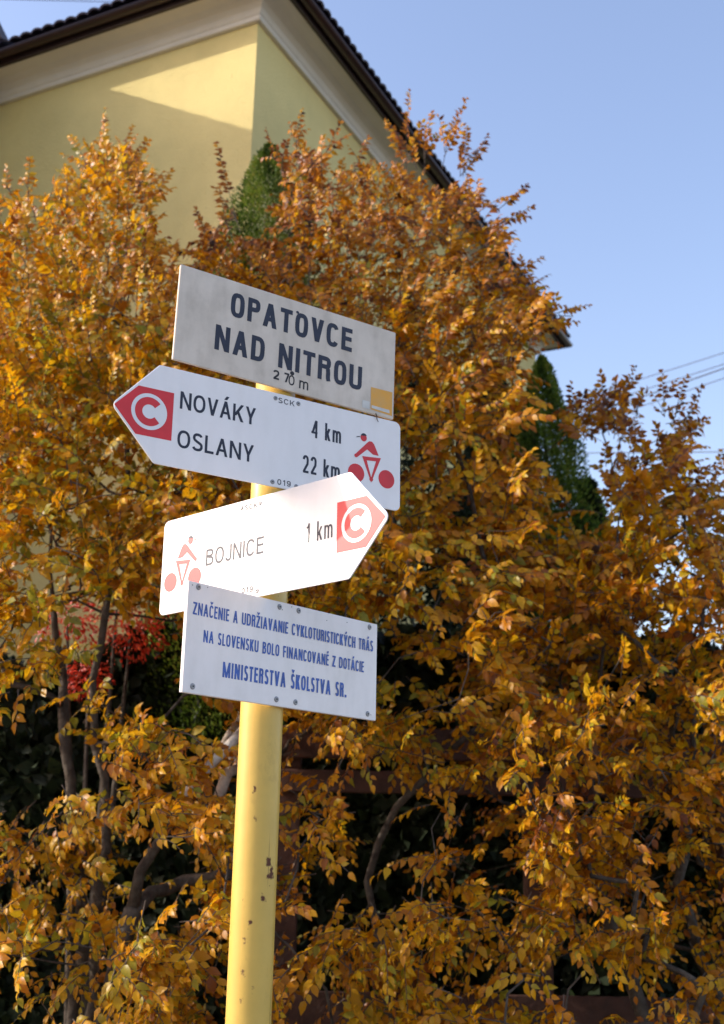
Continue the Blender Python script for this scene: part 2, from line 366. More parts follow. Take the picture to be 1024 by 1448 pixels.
MB().tube([(PX, PY, 2.524), (PX, PY, 2.533), (PX, PY, 2.541)], [0.0385, 0.037, 0.022], 32).build('cap', M['dark'], post, True)

# ---------------------------------------------------------------- stroke lettering
class Ink:
    def __init__(s, z0=0.0003): s.v = []; s.f = []; s.z = z0
    def poly(s, pts):
        b = len(s.v); s.v += [(x, y, s.z) for x, y in pts]
        a = sum(pts[i][0] * pts[(i + 1) % len(pts)][1] - pts[(i + 1) % len(pts)][0] * pts[i][1] for i in range(len(pts)))
        f = tuple(range(b, b + len(pts))); s.f.append(f if a > 0 else f[::-1]); s.z += 0.000012
    def ribbon(s, pts, t, closed=False):
        n = len(pts); L = []; Rr = []
        for i in range(n):
            a = pts[(i - 1) % n] if (closed or i > 0) else None; c = pts[(i + 1) % n] if (closed or i < n - 1) else None; b = pts[i]
            def nrm(p, q):
                dx, dy = q[0] - p[0], q[1] - p[1]; l_ = math.hypot(dx, dy) or 1e-9; return (-dy / l_, dx / l_)
            if a is None: m_ = nrm(b, c)
            elif c is None: m_ = nrm(a, b)
            else:
                n1, n2 = nrm(a, b), nrm(b, c); mx, my = n1[0] + n2[0], n1[1] + n2[1]; q = mx * n1[0] + my * n1[1]; q = max(q, 0.5)
                m_ = (mx / q, my / q)
            L.append((b[0] + m_[0] * t / 2, b[1] + m_[1] * t / 2)); Rr.append((b[0] - m_[0] * t / 2, b[1] - m_[1] * t / 2))
        b0 = len(s.v)
        for i in range(n): s.v.append((*L[i], s.z)); s.v.append((*Rr[i], s.z))
        for i in range(n if closed else n - 1):
            j = (i + 1) % n
            s.f.append((b0 + 2 * i, b0 + 2 * i + 1, b0 + 2 * j + 1, b0 + 2 * j))
        s.z += 0.000012
    def disc(s, cx, cy, rx, ry=None, k=40):
        ry = ry or rx; s.poly([(cx + rx * math.cos(2 * math.pi * i / k), cy + ry * math.sin(2 * math.pi * i / k)) for i in range(k)])
def sup(cx, cy, rx, ry, a0, a1, n=2.3, k=22):
    out = []
    for i in range(k + 1):
        a = R(a0 + (a1 - a0) * i / k); c, s_ = math.cos(a), math.sin(a)
        out.append((cx + rx * math.copysign(abs(c) ** (2 / n), c), cy + ry * math.copysign(abs(s_) ** (2 / n), s_)))
    return out
WID = dict(O=.80, P=.68, A=.76, T=.64, V=.72, C=.75, E=.62, N=.74, D=.74, I=.0, R=.72, U=.72, K=.74, Y=.70, S=.67, L=.57, B=.70, J=.54, Z=.62, M=.88, F=.58, H=.72, k=.54, m=.84)
def glyph(ink, ch, x, y, W, H, t, n):
    base = {'Á': 'A', 'Č': 'C', 'Ž': 'Z', 'Š': 'S', 'Ý': 'Y', 'É': 'E'}.get(ch, ch)
    h = t / 2; q = t * 1.06
    def rect(x0, y0, x1, y1): ink.poly([(x + x0, y + y0), (x + x1, y + y0), (x + x1, y + y1), (x + x0, y + y1)])
    def sl(x0, y0, x1, y1, wd=None):
        wd = wd or q; ink.poly([(x + x0 - wd / 2, y + y0), (x + x0 + wd / 2, y + y0), (x + x1 + wd / 2, y + y1), (x + x1 - wd / 2, y + y1)])
    def rb(pts, closed=False): ink.ribbon([(x + a, y + b) for a, b in pts], t, closed)
    c = base
    if c in 'O0': rb(sup(W / 2, H / 2, W / 2 - h, H / 2 - h + t * .04, 0, 360, n)[:-1], True)
    elif c == 'C': rb(sup(W / 2, H / 2, W / 2 - h, H / 2 - h + t * .04, 33, 327, n))
    elif c == 'D': rect(0, 0, t, H); rb([(h, H - h)] + sup(W * .42, H / 2, W * .58 - h, H / 2 - h, 90, -90, n) + [(h, h)])
    elif c == 'P': rect(0, 0, t, H); rb([(h, H - h)] + sup(W * .5, H * .72, W * .5 - h, H * .28 - h, 90, -90, n, 12) + [(h, H * .44 + h)])
    elif c == 'B': rect(0, 0, t, H); rb([(h, H - h)] + sup(W * .48, H * .76, W * .47 - h, H * .24 - h, 90, -90, n, 12) + [(h, H * .52 + h)]); rb([(h, H * .52 + h)] + sup(W * .5, H * .285, W * .5 - h, H * .285 - h, 90, -90, n, 12) + [(h, h)])
    elif c == 'R':
        rect(0, 0, t, H); rb([(h, H - h)] + sup(W * .5, H * .74, W * .48 - h, H * .26 - h, 90, -90, n, 12) + [(h, H * .48 + h)])
        rb([(W * .5, H * .48 + h)] + sup(W * .55, H * .30, W * .40 - h, H * .18 + h, 80, 0, n, 7) + [(W * .95 - h, H * .12), (W - h, 0)])
    elif c == 'E': rect(0, 0, t, H); rect(t, 0, W, t); rect(t, H - t, W, H); rect(t, H * .53 - h, W * .94, H * .53 + h)
    elif c == 'F': rect(0, 0, t, H); rect(t, H - t, W, H); rect(t, H * .52 - h, W * .92, H * .52 + h)
    elif c == 'L': rect(0, 0, t, H); rect(t, 0, W, t)
    elif c == 'T': rect(W / 2 - h, 0, W / 2 + h, H - t); rect(0, H - t, W, H)
    elif c == 'I': rect(0, 0, t, H)
    elif c == 'H': rect(0, 0, t, H); rect(W - t, 0, W, H); rect(t, H / 2 - h, W - t, H / 2 + h)
    elif c == 'N': rect(0, 0, t, H); rect(W - t, 0, W, H); sl(q / 2, H, W - q / 2, 0, q * 1.02)
    elif c == 'M': rect(0, 0, t, H); rect(W - t, 0, W, H); sl(q / 2, H, W / 2, 0, q * .95); sl(W - q / 2, H, W / 2, 0, q * .95)
    elif c == 'A': sl(q / 2, 0, W / 2, H); sl(W - q / 2, 0, W / 2, H); rect(W * .22, H * .25, W * .78, H * .25 + t * .95)
    elif c == 'V': sl(q / 2, H, W / 2, 0); sl(W - q / 2, H, W / 2, 0)
    elif c == 'Y': rect(W / 2 - h, 0, W / 2 + h, H * .42); sl(q / 2, H, W / 2, H * .38); sl(W - q / 2, H, W / 2, H * .38)
    elif c == 'U': rb([(h, H)] + sup(W / 2, H * .30, W / 2 - h, H * .30 - h + t * .04, 180, 360, n) + [(W - h, H)])
    elif c == 'J': rb(sup(W / 2, H * .28, W / 2 - h, H * .28 - h, 190, 360, n) + [(W - h, H)])
    elif c == 'K': rect(0, 0, t, H); sl(t * .8, H * .33, W - q * .62, H, q * 1.15); sl(W * .42, H * .60, W - q * .55, 0, q * 1.15)
    elif c == 'S':
        a = sup(W * .5, H * .745, W * .46 - h, H * .255 - h + t * .04, 18, 270, n, 18)
        b = sup(W * .5, H * .27, W * .5 - h, H * .27 - h + t * .04, 90, -165, n, 18)
        rb(a[:-2] + [(W * .40, H * .53 + h * .2), (W * .6, H * .49 - h * .1)] + b[3:])
    elif c == 'Z': rect(0, 0, W, t); rect(0, H - t, W, H); sl(q * .6, t * .8, W - q * .6, H - t * .8, q * 1.2)
    elif c == 'k': rect(0, 0, t, H); sl(t * .8, H * .26, W - q * .6, H * .70, q * 1.1); sl(W * .40, H * .44, W - q * .52, 0, q * 1.1)
    elif c == 'm':
        xh = H * .70; rect(0, 0, t, xh); m1 = W / 2
        rb([(h, xh * .62)] + sup((h + m1) / 2, xh * .62, (m1 - h) / 2, xh * .38 - h, 180, 0, 2.4, 10) + [(m1, 0)])
        rb([(m1, xh * .62)] + sup((m1 + W - h) / 2, xh * .62, (W - h - m1) / 2, xh * .38 - h, 180, 0, 2.4, 10) + [(W - h, 0)])
    elif c == '4': rect(W * .62, 0, W * .62 + t, H); rect(0, H * .24, W, H * .24 + t * .9); sl(t * .55, H * .24, W * .62 + t * .4, H, q)
    elif c == '2':
        rb(sup(W * .5, H * .70, W * .5 - h, H * .30 - h, 170, -20, n, 14) + [(W * .80, H * .52), (h * 1.2, h)]); rect(h * .6, 0, W, t)
    elif c == '1': rect(W - t, 0, W, H); rb([(0, H * .78), (W * .5, H * .83), (W - h * .9, H)])
    elif c == '7': rect(0, H - t, W, H); sl(W - q * .55, H - t, W * .35, 0)
    elif c == '9': rb(sup(W / 2, H * .68, W / 2 - h, H * .32 - h, 0, 360, n)[:-1], True); rb([(W - h, H * .66)] + sup(W / 2, H * .40, W / 2 - h, H * .40 - h, 0, -155, n, 14))
    elif c == '.': rect(0, 0, t * 1.15, t * 1.15)
    if ch in 'ÁÝÉ': sl(W * .47, H * 1.09, W * .66, H * 1.30, q * 1.1)
    if ch in 'ČŽŠ': ink.ribbon([(x + W * .22, y + H * 1.29), (x + W * .5, y + H * 1.12), (x + W * .78, y + H * 1.29)], t * .75)
def word(ink, txt, x0, x1, y, H, t, gap=0.16, space=0.45, n=2.3, ws=None):
    W8 = dict(WID); W8.update({'0': .58, '1': .30, '2': .56, '4': .60, '7': .54, '9': .57})
    if ws: W8.update(ws)
    fixed = 0; var_ = 0
    for i, ch in enumerate(txt):
        b = {'Á': 'A', 'Č': 'C', 'Ž': 'Z', 'Š': 'S', 'Ý': 'Y', 'É': 'E'}.get(ch, ch)
        if ch == ' ': var_ += space
        elif b == 'I': fixed += t
        elif b == '.': fixed += t * 1.2
        else: var_ += W8[b]
        if i < len(txt) - 1: var_ += gap
    k = (x1 - x0 - fixed) / var_; x = x0
    for i, ch in enumerate(txt):
        b = {'Á': 'A', 'Č': 'C', 'Ž': 'Z', 'Š': 'S', 'Ý': 'Y', 'É': 'E'}.get(ch, ch)
        if ch == ' ': x += space * k
        else:
            wd = t if b == 'I' else (t * 1.2 if b == '.' else W8[b] * k)
            glyph(ink, ch, x, y, wd, H, t, n); x += wd
        x += gap * k

# ---------------------------------------------------------------- signs
def sign_matrix(az, rho, cu, cz, off=0.043):
    n = Vector((math.sin(az), math.cos(az), 0)); e = Vector((-math.cos(az), math.sin(az), 0))
    e2 = e * math.cos(rho) + UPV * math.sin(rho); z2 = -e * math.sin(rho) + UPV * math.cos(rho)
    O = Vector((PX, PY, 0)) + n * off + e * cu + Vector((0, 0, cz))
    return Matrix(((e2.x, z2.x, n.x, O.x), (e2.y, z2.y, n.y, O.y), (e2.z, z2.z, n.z, O.z), (0, 0, 0, 1)))
def rounded(pts, radii, k=6):
    out = []; n = len(pts)
    for i in range(n):
        a, b, c = Vector(pts[i - 1]), Vector(pts[i]), Vector(pts[(i + 1) % n]); r_ = radii[i]
        if r_ <= 0: out.append(tuple(b)); continue
        d1 = (a - b).normalized(); d2 = (c - b).normalized(); th = d1.angle(d2); L = r_ / math.tan(th / 2)
        p, q = b + d1 * L, b + d2 * L; ctr = b + (d1 + d2).normalized() * (r_ / math.sin(th / 2))
        v1, v2 = p - ctr, q - ctr; a1 = math.atan2(v1.y, v1.x); a2 = math.atan2(v2.y, v2.x)
        da = (a2 - a1 + math.pi) % (2 * math.pi) - math.pi
        for j in range(k + 1):
            aa = a1 + da * j / k; out.append((ctr.x + r_ * math.cos(aa), ctr.y + r_ * math.sin(aa)))
    return out
def plate_mesh(name, outline, T, m, ch=0.0008):
    """outline in metres (anticlockwise), front face at z=0, back at -T, chamfered rims"""
    a = sum(outline[i][0] * outline[(i + 1) % len(outline)][1] - outline[(i + 1) % len(outline)][0] * outline[i][1] for i in range(len(outline)))
    if a < 0: outline = outline[::-1]
    n = len(outline)
    def ins(d):
        out = []
        for i in range(n):
            A, Bq, Cq = Vector(outline[i - 1]), Vector(outline[i]), Vector(outline[(i + 1) % n])
            d1 = (Bq - A).normalized(); d2 = (Cq - Bq).normalized(); n1 = Vector((-d1.y, d1.x)); n2 = Vector((-d2.y, d2.x))
            mm = n1 + n2; mm = mm / mm.dot(n1); out.append(Bq + mm * d)
        return out
    rings = [(ins(ch), 0), (ins(0), -ch), (ins(0), -T + ch), (ins(ch), -T)]
    V = [(p.x, p.y, z) for r_, z in rings for p in r_]; F = [tuple(range(n))]
    for k in range(3):
        for i in range(n):
            j = (i + 1) % n; F.append((k * n + i, (k + 1) * n + i, (k + 1) * n + j, k * n + j))
    F.append(tuple(range(3 * n, 4 * n))[::-1])
    return mesh(name, V, F, m)
def ink_obj(ink, name, m, parent, mw):
    me = mesh(name, ink.v, ink.f, m); return link(name, me, parent, mw)
RV = MB()
for rr, z0, z1 in ((0.0036, 0.0, 0.0012),):
    RV.tube([(0, 0, 0.0001), (0, 0, 0.0010), (0, 0, 0.0019)], [0.0052, 0.0050, 0.0034], 20)
RVM = mesh('rivet', RV.v, RV.f, M['rivet'], False)
RC = MB().tube([(0, 0, 0.0017), (0, 0, 0.0023)], [0.0016, 0.0015], 12); RCM = mesh('rivet_core', RC.v, RC.f, M['dark'], False)
def rivets(parent, mw, pts, sc=1.0):
    for (u, v) in pts:
        m2 = mw @ Matrix.Translation((u / 1000, v / 1000, 0)) @ Matrix.Scale(sc, 4)
        rv = link('rivet', RVM, parent, m2)
        PINV[rv.name] = m2.inverted()
        link('rivet_core', RCM, rv, m2)
def clamp(parent, mw, zs_):
    """steel band round the post plus the two flat bars on the back of the plate"""
    for v in zs_:
        mb = MB(); b = []
        c_local = mw.inverted() @ Vector((PX, PY, (mw @ Vector((0, v, 0))).z))
        pts = [(c_local.x + (RP + 0.0015) * math.cos(a), v, c_local.z + (RP + 0.0015) * math.sin(a)) for a in [R(-200 + 220 * i / 16) for i in range(17)]]
        W = 0.022
        V = []; F = []
        for (x, y, z) in pts:
            dx, dz = x - c_local.x, z - c_local.z; l_ = math.hypot(dx, dz)
            for (rr, yy) in ((0, -W / 2), (0.0018, -W / 2), (0.0018, W / 2), (0, W / 2)):
                V.append((x + dx / l_ * rr, y + yy, z + dz / l_ * rr))
        for i in range(16):
            for j in range(4): F.append((i * 4 + j, i * 4 + (j + 1) % 4, (i + 1) * 4 + (j + 1) % 4, (i + 1) * 4 + j))
        mb.add(V, F)
        mb.box((-0.075, v - W / 2, -0.0065), (0.15, 0, 0), (0, W, 0), (0, 0, 0.003))
        link('clamp', mesh('clamp', mb.v, mb.f, M['steel']), parent, mw)
def mm(pts): return [(a / 1000, b / 1000) for a, b in pts]
def scaled(ink):
    ink.v = [(a / 1000, b / 1000, z) for a, b, z in ink.v]; return ink

# --- top board
SA = sign_matrix(2.56865346, -0.01735493, 0.00563901, 2.54814633, 0.046)
sA = empty('place_name_sign', SA)
tag(sA, 'weathered grey rectangular board reading OPATOVCE NAD NITROU, topmost on the post', 'sign')
hw, hh = 238.8, 94.4
link('board', plate_mesh('board', rounded(mm([(-hw, -hh), (hw, -hh), (hw, hh), (-hw, hh)]), [.002] * 4, 3), 0.006, M['board'], 0.001), sA, SA)
ik = Ink()
word(ik, 'OPATOVCE', -133, 135, 22, 49, 9.2, gap=0.17, n=3.0, ws=dict(O=.72, C=.70, P=.66, T=.66)); ik.disc(9, 71, 3.4, 2.8, 10)
ink_obj(scaled(ik), 'lettering', M['navy'], sA, SA); ik = Ink()
word(ik, 'NAD NITROU', -160, 161, -53, 50, 9.2, gap=0.17, space=.40, n=3.0, ws=dict(O=.70, D=.70, T=.66))
# the small dot knocked over the T and O

ink_obj(scaled(ik), 'lettering', M['navy'], sA, SA)
ik = Ink()
word(ik, '2', -36, -23, -79, 19, 3.6); word(ik, '7', -12, -1.5, -79, 19, 3.4); glyph(ik, '0', -2.5, -82, 13, 20, 2.6, 2.4)
ik.disc(4.5, -57.5, 4.6, 4.4, 14); word(ik, 'm', 21, 41, -83.5, 24, 3.0)
ink_obj(scaled(ik), 'altitude_lettering', M['dark'], sA, SA)
ik = Ink(0.0004); ik.poly([(183, -39), (234, -37.5), (235, -88), (184, -86)])
ink_obj(scaled(ik), 'sticker', M['orange'], sA, SA)['label'] = 'faded orange square sticker'
ik = Ink(0.0006); ik.poly([(186, -77), (228, -77), (229, -84), (186, -83)]); ik.poly([(164, -71), (181, -71), (181.5, -87), (164, -87)])
ink_obj(scaled(ik), 'sticker', M['label_white'], sA, SA)['label'] = 'small white sticker strips'
clamp(sA, SA, (-0.055, 0.02))
# a dry stalk caught at the lower rim
mb = MB().tube([(0.196, -0.092, 0.001), (0.198, -0.098, 0.002), (0.199, -0.104, 0.0015), (0.202, -0.109, 0.002)], [0.0009, 0.0012, 0.0009, 0.0006], 6)
tag(link('stalk', mesh('stalk', mb.v, mb.f, M['twig']), None, SA), 'short dry stalk hanging from the lower rim of the grey top board', 'stalk')
# --- arrow signs
def cyclist(ink_red, ink_dark, cx, flip):
    def P(pts): return [((cx + flip * a), b) for a, b in pts]
    ink_red.disc(cx - 34.5, -32, 18.6); ink_red.disc(cx + 35.5, -32, 18.6)
    # hunched back and arm
    ink_red.poly(P([(-38, 5), (-32.5, 0.5), (-10, 20.5), (-3, 14.5)][:3] + [(3.5, 12.5), (17, 12.5), (6, 34), (1, 38.5), (-5, 38.5), (-9, 35.5)]))
    # legs: triangle with a hole
    ink_red.ribbon(P([(-16, 1.4), (16.5, 4.4), (0, -40), (-16, 1.4)][:3]), 7.6, True)
    ink_red.disc(cx + flip * 0.2, -38.5, 4.4, k=16)
    for (a, b) in ((-16, 2), (16.5, 4.6)): ink_red.disc(cx + flip * a, b, 3.2, k=12)
    ink_red.disc(cx + flip * -35.5, 3.3, 3.9, k=16)
    ink_red.disc(cx - flip * 18.5, 43, 7.2, 7.6, 24)
    ink_dark.poly(P([(-25.3, 46), (-11.7, 47.8), (-13.2, 50.3), (-16.5, 52), (-20.5, 51.8), (-23.8, 49.6)]))
    ink_dark.poly(P([(-35, 40.6), (-27, 43.0), (-26.5, 44.6), (-35, 42.4)]))
def arrow(name, S, label, half, flip, tip, h, lines, right):
    s = empty(name, S); tag(s, label, 'sign')
    out = [(-flip * half, -h), (flip * half, -h), (flip * tip, 0), (flip * half, h), (-flip * half, h)]
    rad = [.013, .010, .013, .010, .013]
    pl = link('arrow_plate', plate_mesh('arrow_plate', rounded(mm(out), rad), 0.003, M['enamel'], 0.0008), s, S)
    ir = Ink(); idk = Ink(0.0006); iw = Ink(0.0005); ic = Ink(0.0007); ic2 = Ink()
    ex = flip * (half + 84 - 4); q = flip * (half - 30)
    ir.poly([(q, -45), (flip * (half + 37), -45.5), (flip * (half + 79), 0), (flip * (half + 37), 44), (q, 44.5)])
    cx = flip * (half + 14.5)
    iw.disc(cx, 0, 33.5)
    ic.ribbon([(cx + 19.8 * math.cos(a), 19.8 * math.sin(a)) for a in [R(41 + 278 * i / 40) for i in range(41)]], 13.6)
    if flip < 0: cyc = 190.0
    else: cyc = -182.5
    cyclist(ic2, idk, cyc, -flip)
    ink_obj(scaled(ic2), 'cyclist_emblem', M['red'], s, S)['kind'] = 'stuff'
    ink_obj(scaled(ir), 'route_emblem', M['red'], s, S); ink_obj(scaled(iw), 'emblem_disc', M['print_white'], s, S)
    ink_obj(scaled(ic), 'emblem_letter', M['red'], s, S); ink_obj(scaled(idk), 'cap_mark', M['navy'], s, S)
    for l_ in lines:
        ik = Ink(); word(ik, *l_[:-1], **l_[-1]); ink_obj(scaled(ik), 'lettering', M['navy'], s, S)
    clamp(s, S, (-0.05, 0.05))
    rivets(s, S, [(-25, 81), (24, 81), (-25, -83), (25, -83)], 0.85)
    return s
SB = sign_matrix(2.57730865, 0.00663664, 0.00346774, 2.35288587)
helv = dict(gap=0.13)
arrow('arrow_sign', SB, 'white arrow plate pointing left, NOVÁKY 4 km and OSLANY 22 km', 258.2, -1, 342, 92.0,
      [('NOVÁKY', -216, -65, 18.5, 33, 4.9, dict(gap=0.13)), ('OSLANY', -217, -66, -54, 33, 4.9, dict(gap=0.13)),
       ('4 km', 54, 120, 20, 35, 4.6, dict(gap=0.2, space=.32)), ('22 km', 37, 119, -53, 35, 4.6, dict(gap=0.16, space=.32)),
       ('SCK', -19, 16, 73.5, 10.5, 1.7, dict(gap=0.2)), ('019', -15, 13, -86, 10.5, 1.7, dict(gap=0.26))], None)
SC_ = sign_matrix(-2.41672672, 0.01027974, -0.00651416, 2.14854914)
arrow('arrow_sign', SC_, 'sunlit white arrow plate pointing right, BOJNICE 1 km', 245.8, 1, 333, 94.3,
      [('BOJNICE', -117, 38, -15.5, 32, 4.2, dict(gap=0.14)), ('1 km', 145, 206, -15.5, 35, 3.4, dict(gap=0.22, space=.34)),
       ('SCK', -16, 18, 74, 10.5, 2.1, dict(gap=0.2)), ('019', -15, 14, -83, 10.5, 2.1, dict(gap=0.26))], None)
# --- lowest board
SD = sign_matrix(2.31020348, 0.000487, 0.014513624, 1.95501399, 0.048)
sD = empty('notice_sign', SD)
tag(sD, 'white rectangular board with three lines of blue lettering, lowest on the post', 'sign')
hw, hh = 236.9, 92.6
link('board', plate_mesh('board', rounded(mm([(-hw, -hh), (hw, -hh), (hw, hh), (-hw, hh)]), [.0015] * 4, 3), 0.008, M['white'], 0.0006), sD, SD)
ik = Ink()
fut = dict(O=.60, C=.56, D=.60, E=.44, A=.66, N=.62, R=.54, S=.48, T=.46, I=0, Z=.56, U=.58, V=.62, K=.56, L=.42, Y=.60, P=.52, B=.54, F=.44, H=.58)
word(ik, 'ZNAČENIE A UDRŽIAVANIE CYKLOTURISTICKÝCH TRÁS', -225, 224, 37.5, 21, 3.0, gap=0.13, space=.34, n=2.8, ws=fut)
ink_obj(scaled(ik), 'lettering', M['blue'], sD, SD); ik = Ink()
word(ik, 'NA SLOVENSKU BOLO FINANCOVANÉ Z DOTÁCIE', -199, 199, -5.5, 20.5, 3.0, gap=0.13, space=.34, n=2.8, ws=fut)
ink_obj(scaled(ik), 'lettering', M['blue'], sD, SD); ik = Ink()
word(ik, 'MINISTERSTVA ŠKOLSTVA SR.', -153, 153, -58, 26, 4.2, gap=0.14, space=.38, n=2.8, ws=fut)
ink_obj(scaled(ik), 'lettering', M['blue'], sD, SD)
rivets(sD, SD, [(-216, 85), (-216, -81), (-27, 83), (-26, -81), (21, 84), (21, -81), (214, 84), (213, -82)])
ik = Ink()
for u, v in ((-196, 88), (-229, 86), (-20, 79), (3, 88), (95, 78), (150, 83), (222, -83)): ik.disc(u, v, 1.1, 0.9, 8)
ink_obj(scaled(ik), 'specks', M['dark'], sD, SD)
clamp(sD, SD, (-0.055, 0.055))

# ---------------------------------------------------------------- vegetation
LV = np.array([(0, 0, 0), (-.19, .27, .045), (0, .30, -.015), (.19, .27, .045), (-.20, .60, .03), (0, .63, -.03), (.20, .60, .03), (0, 1.0, -.13)], dtype=np.float64)
LF = np.array([(0, 2, 1), (0, 3, 2), (1, 2, 5), (1, 5, 4), (2, 3, 6), (2, 6, 5), (4, 5, 7), (5, 6, 7)])
def unit(a): return a / (np.linalg.norm(a, axis=-1, keepdims=True) + 1e-12)
CAMN = np.array(CAM)
CRn, CUn, CFn = np.array(CR), np.array(CU), np.array(_f)
def project(P):
    d = P - CAMN; z = d @ CFn
    return 512 + FPX * (d @ CRn) / z, 724 - FPX * (d @ CUn) / z, z
class Leaves:
    def __init__(s): s.p = []; s.a = []; s.n = []; s.s = []; s.t = []; s.c = []
    def add(s, p, a, n, size, tint, curl):
        s.p.append(p); s.a.append(a); s.n.append(n); s.s.append(size); s.t.append(tint); s.c.append(curl)
    def arrays(s):
        p, a, n = np.concatenate(s.p), unit(np.concatenate(s.a)), np.concatenate(s.n)
        n = unit(n - a * np.sum(n * a, 1, keepdims=True)); w_ = np.cross(a, n)
        return p, a, n, w_, np.concatenate(s.s), np.concatenate(s.t), np.concatenate(s.c)
def leaf_verts(p, a, n, w_, size, curl, wid):
    N = len(p)
    T = np.repeat(LV[None], N, 0).copy()
    T[:, :, 0] *= wid
    T[:, :, 2] = T[:, :, 2] * (0.6 + 1.6 * curl[:, None]) - (T[:, :, 1] ** 2) * curl[:, None] * 0.35
    T *= size[:, None, None]
    return p[:, None] + T[:, :, 0:1] * w_[:, None] + T[:, :, 1:2] * a[:, None] + T[:, :, 2:3] * n[:, None]
def leaves_mesh(name, arr, mat_, wid=1.0, simple=False):
    p, a, n, w_, size, tint, curl = arr; N = len(p)
    if simple:   # scale sprays of the evergreens: a folded diamond each
        S4 = np.array([(0, 0, 0), (-.24, .5, .06), (.24, .5, .06), (0, 1, 0)]); w4 = size[:, None, None]
        V = p[:, None] + w4 * (S4[None, :, 0:1] * wid * w_[:, None] + S4[None, :, 1:2] * a[:, None] + S4[None, :, 2:3] * n[:, None])
        F = (np.array([(0, 3, 1), (0, 2, 3)])[None] + (np.arange(N) * 4)[:, None, None]).reshape(-1, 3)
        return np_mesh(name, V.reshape(-1, 3), F, mat_, dict(tint=np.repeat(tint, 4)), False)
    V = leaf_verts(p, a, n, w_, size, curl, wid).reshape(-1, 3)
    F = (LF[None] + (np.arange(N) * 8)[:, None, None]).reshape(-1, 3)
    return np_mesh(name, V, F, mat_, dict(tint=np.repeat(tint, 8)), True)
def twig_tubes(curves, rad0, rad1):
    """curves (N,k,3) -> triangular tubes"""
    C = np.asarray(curves); N, k, _ = C.shape
    T = unit(np.gradient(C, axis=1)); s_ = unit(np.cross(T, np.array([.31, .22, .92]))); u_ = np.cross(T, s_)
    r_ = (np.asarray(rad0)[:, None] * (1 - np.linspace(0, 1, k))[None] + np.asarray(rad1)[:, None] * np.linspace(0, 1, k)[None])[..., None]
    V = np.stack([C + (s_ * math.cos(a) + u_ * math.sin(a)) * r_ for a in (0, 2.094, 4.189)], 2)   # N,k,3,3
    idx = np.arange(N * k * 3).reshape(N, k, 3); F = []
    for j in range(3):
        a = idx[:, :-1, j]; b = idx[:, :-1, (j + 1) % 3]; c = idx[:, 1:, (j + 1) % 3]; d = idx[:, 1:, j]
        F.append(np.stack([a, b, c, d], -1).reshape(-1, 4))
    return V.reshape(-1, 3), np.concatenate(F)
def spray(L, TW, base, d, nrm, length, size, mu, droop=0.25, spacing=0.0145, bare=0.12, spread=0.09, curl=0.35):
    """one leafy shoot: a curved twig with two ranks of alternating leaves"""
    d = unit(d); nrm = unit(nrm - d * (nrm @ d)); side = np.cross(d, nrm)
    n = max(5, int(length / spacing)); t = np.linspace(bare, 1, n) + rng.normal(0, .01, n)
    bend = rng.normal(0, .12)
    def pos(t): return base + d * length * t[:, None] + (np.array([0, 0, -1.]) * droop + side * bend) * length * (t ** 2)[:, None]
    P = pos(t); sg = np.where(np.arange(n) % 2 == 0, 1, -1)
    ang = np.radians(rng.normal(56, 9, n)) * np.clip(1.15 - t * .55, .25, 1)
    ang[-1] *= .2
    tan = unit(d + (np.array([0, 0, -1.]) * droop + side * bend)[None] * (2 * t)[:, None])
    a = tan * np.cos(ang)[:, None] + side[None] * (sg * np.sin(ang))[:, None] + rng.normal(0, spread, (n, 3)) + np.array([0, 0, -.26])
    nn = nrm[None] + rng.normal(0, .20, (n, 3))
    s = size * (0.72 + .34 * np.sin(np.pi * np.clip(t, 0, 1) ** .8)) * rng.uniform(.6, 1.22, n)
    keep = rng.random(n) > .07
    L.add(P[keep], a[keep], nn[keep], s[keep], np.clip(rng.normal(mu, .17, keep.sum()), 0, 1), np.clip(rng.normal(curl, .34, keep.sum()), -.2, 1.5))
    TW.append(pos(np.array([0, .25, .5, .75, 1.0])))
def in_poly(x, y, poly):
    ins = np.zeros(x.shape, bool); j = len(poly) - 1
    for i in range(len(poly)):
        xi, yi = poly[i]; xj, yj = poly[j]
        c = ((yi > y) != (yj > y)) & (x < (xj - xi) * (y - yi) / (yj - yi + 1e-9) + xi); ins ^= c; j = i
    return ins
_wa = rng.uniform(0, 6.28, (6, 3)); _wk = rng.uniform(.6, 1.4, (6, 2))
def clump(x, y):
    """smooth wandering number 0..1 used to gather shoots into clumps"""
    v = 0
    for i in range(6): v = v + np.sin(x / 62 * _wk[i, 0] * (1 + .35 * i) + _wa[i, 0]) * np.sin(y / 55 * _wk[i, 1] * (1 + .3 * i) + _wa[i, 1]) / (1 + .35 * i)
    return .5 + v / 4.2
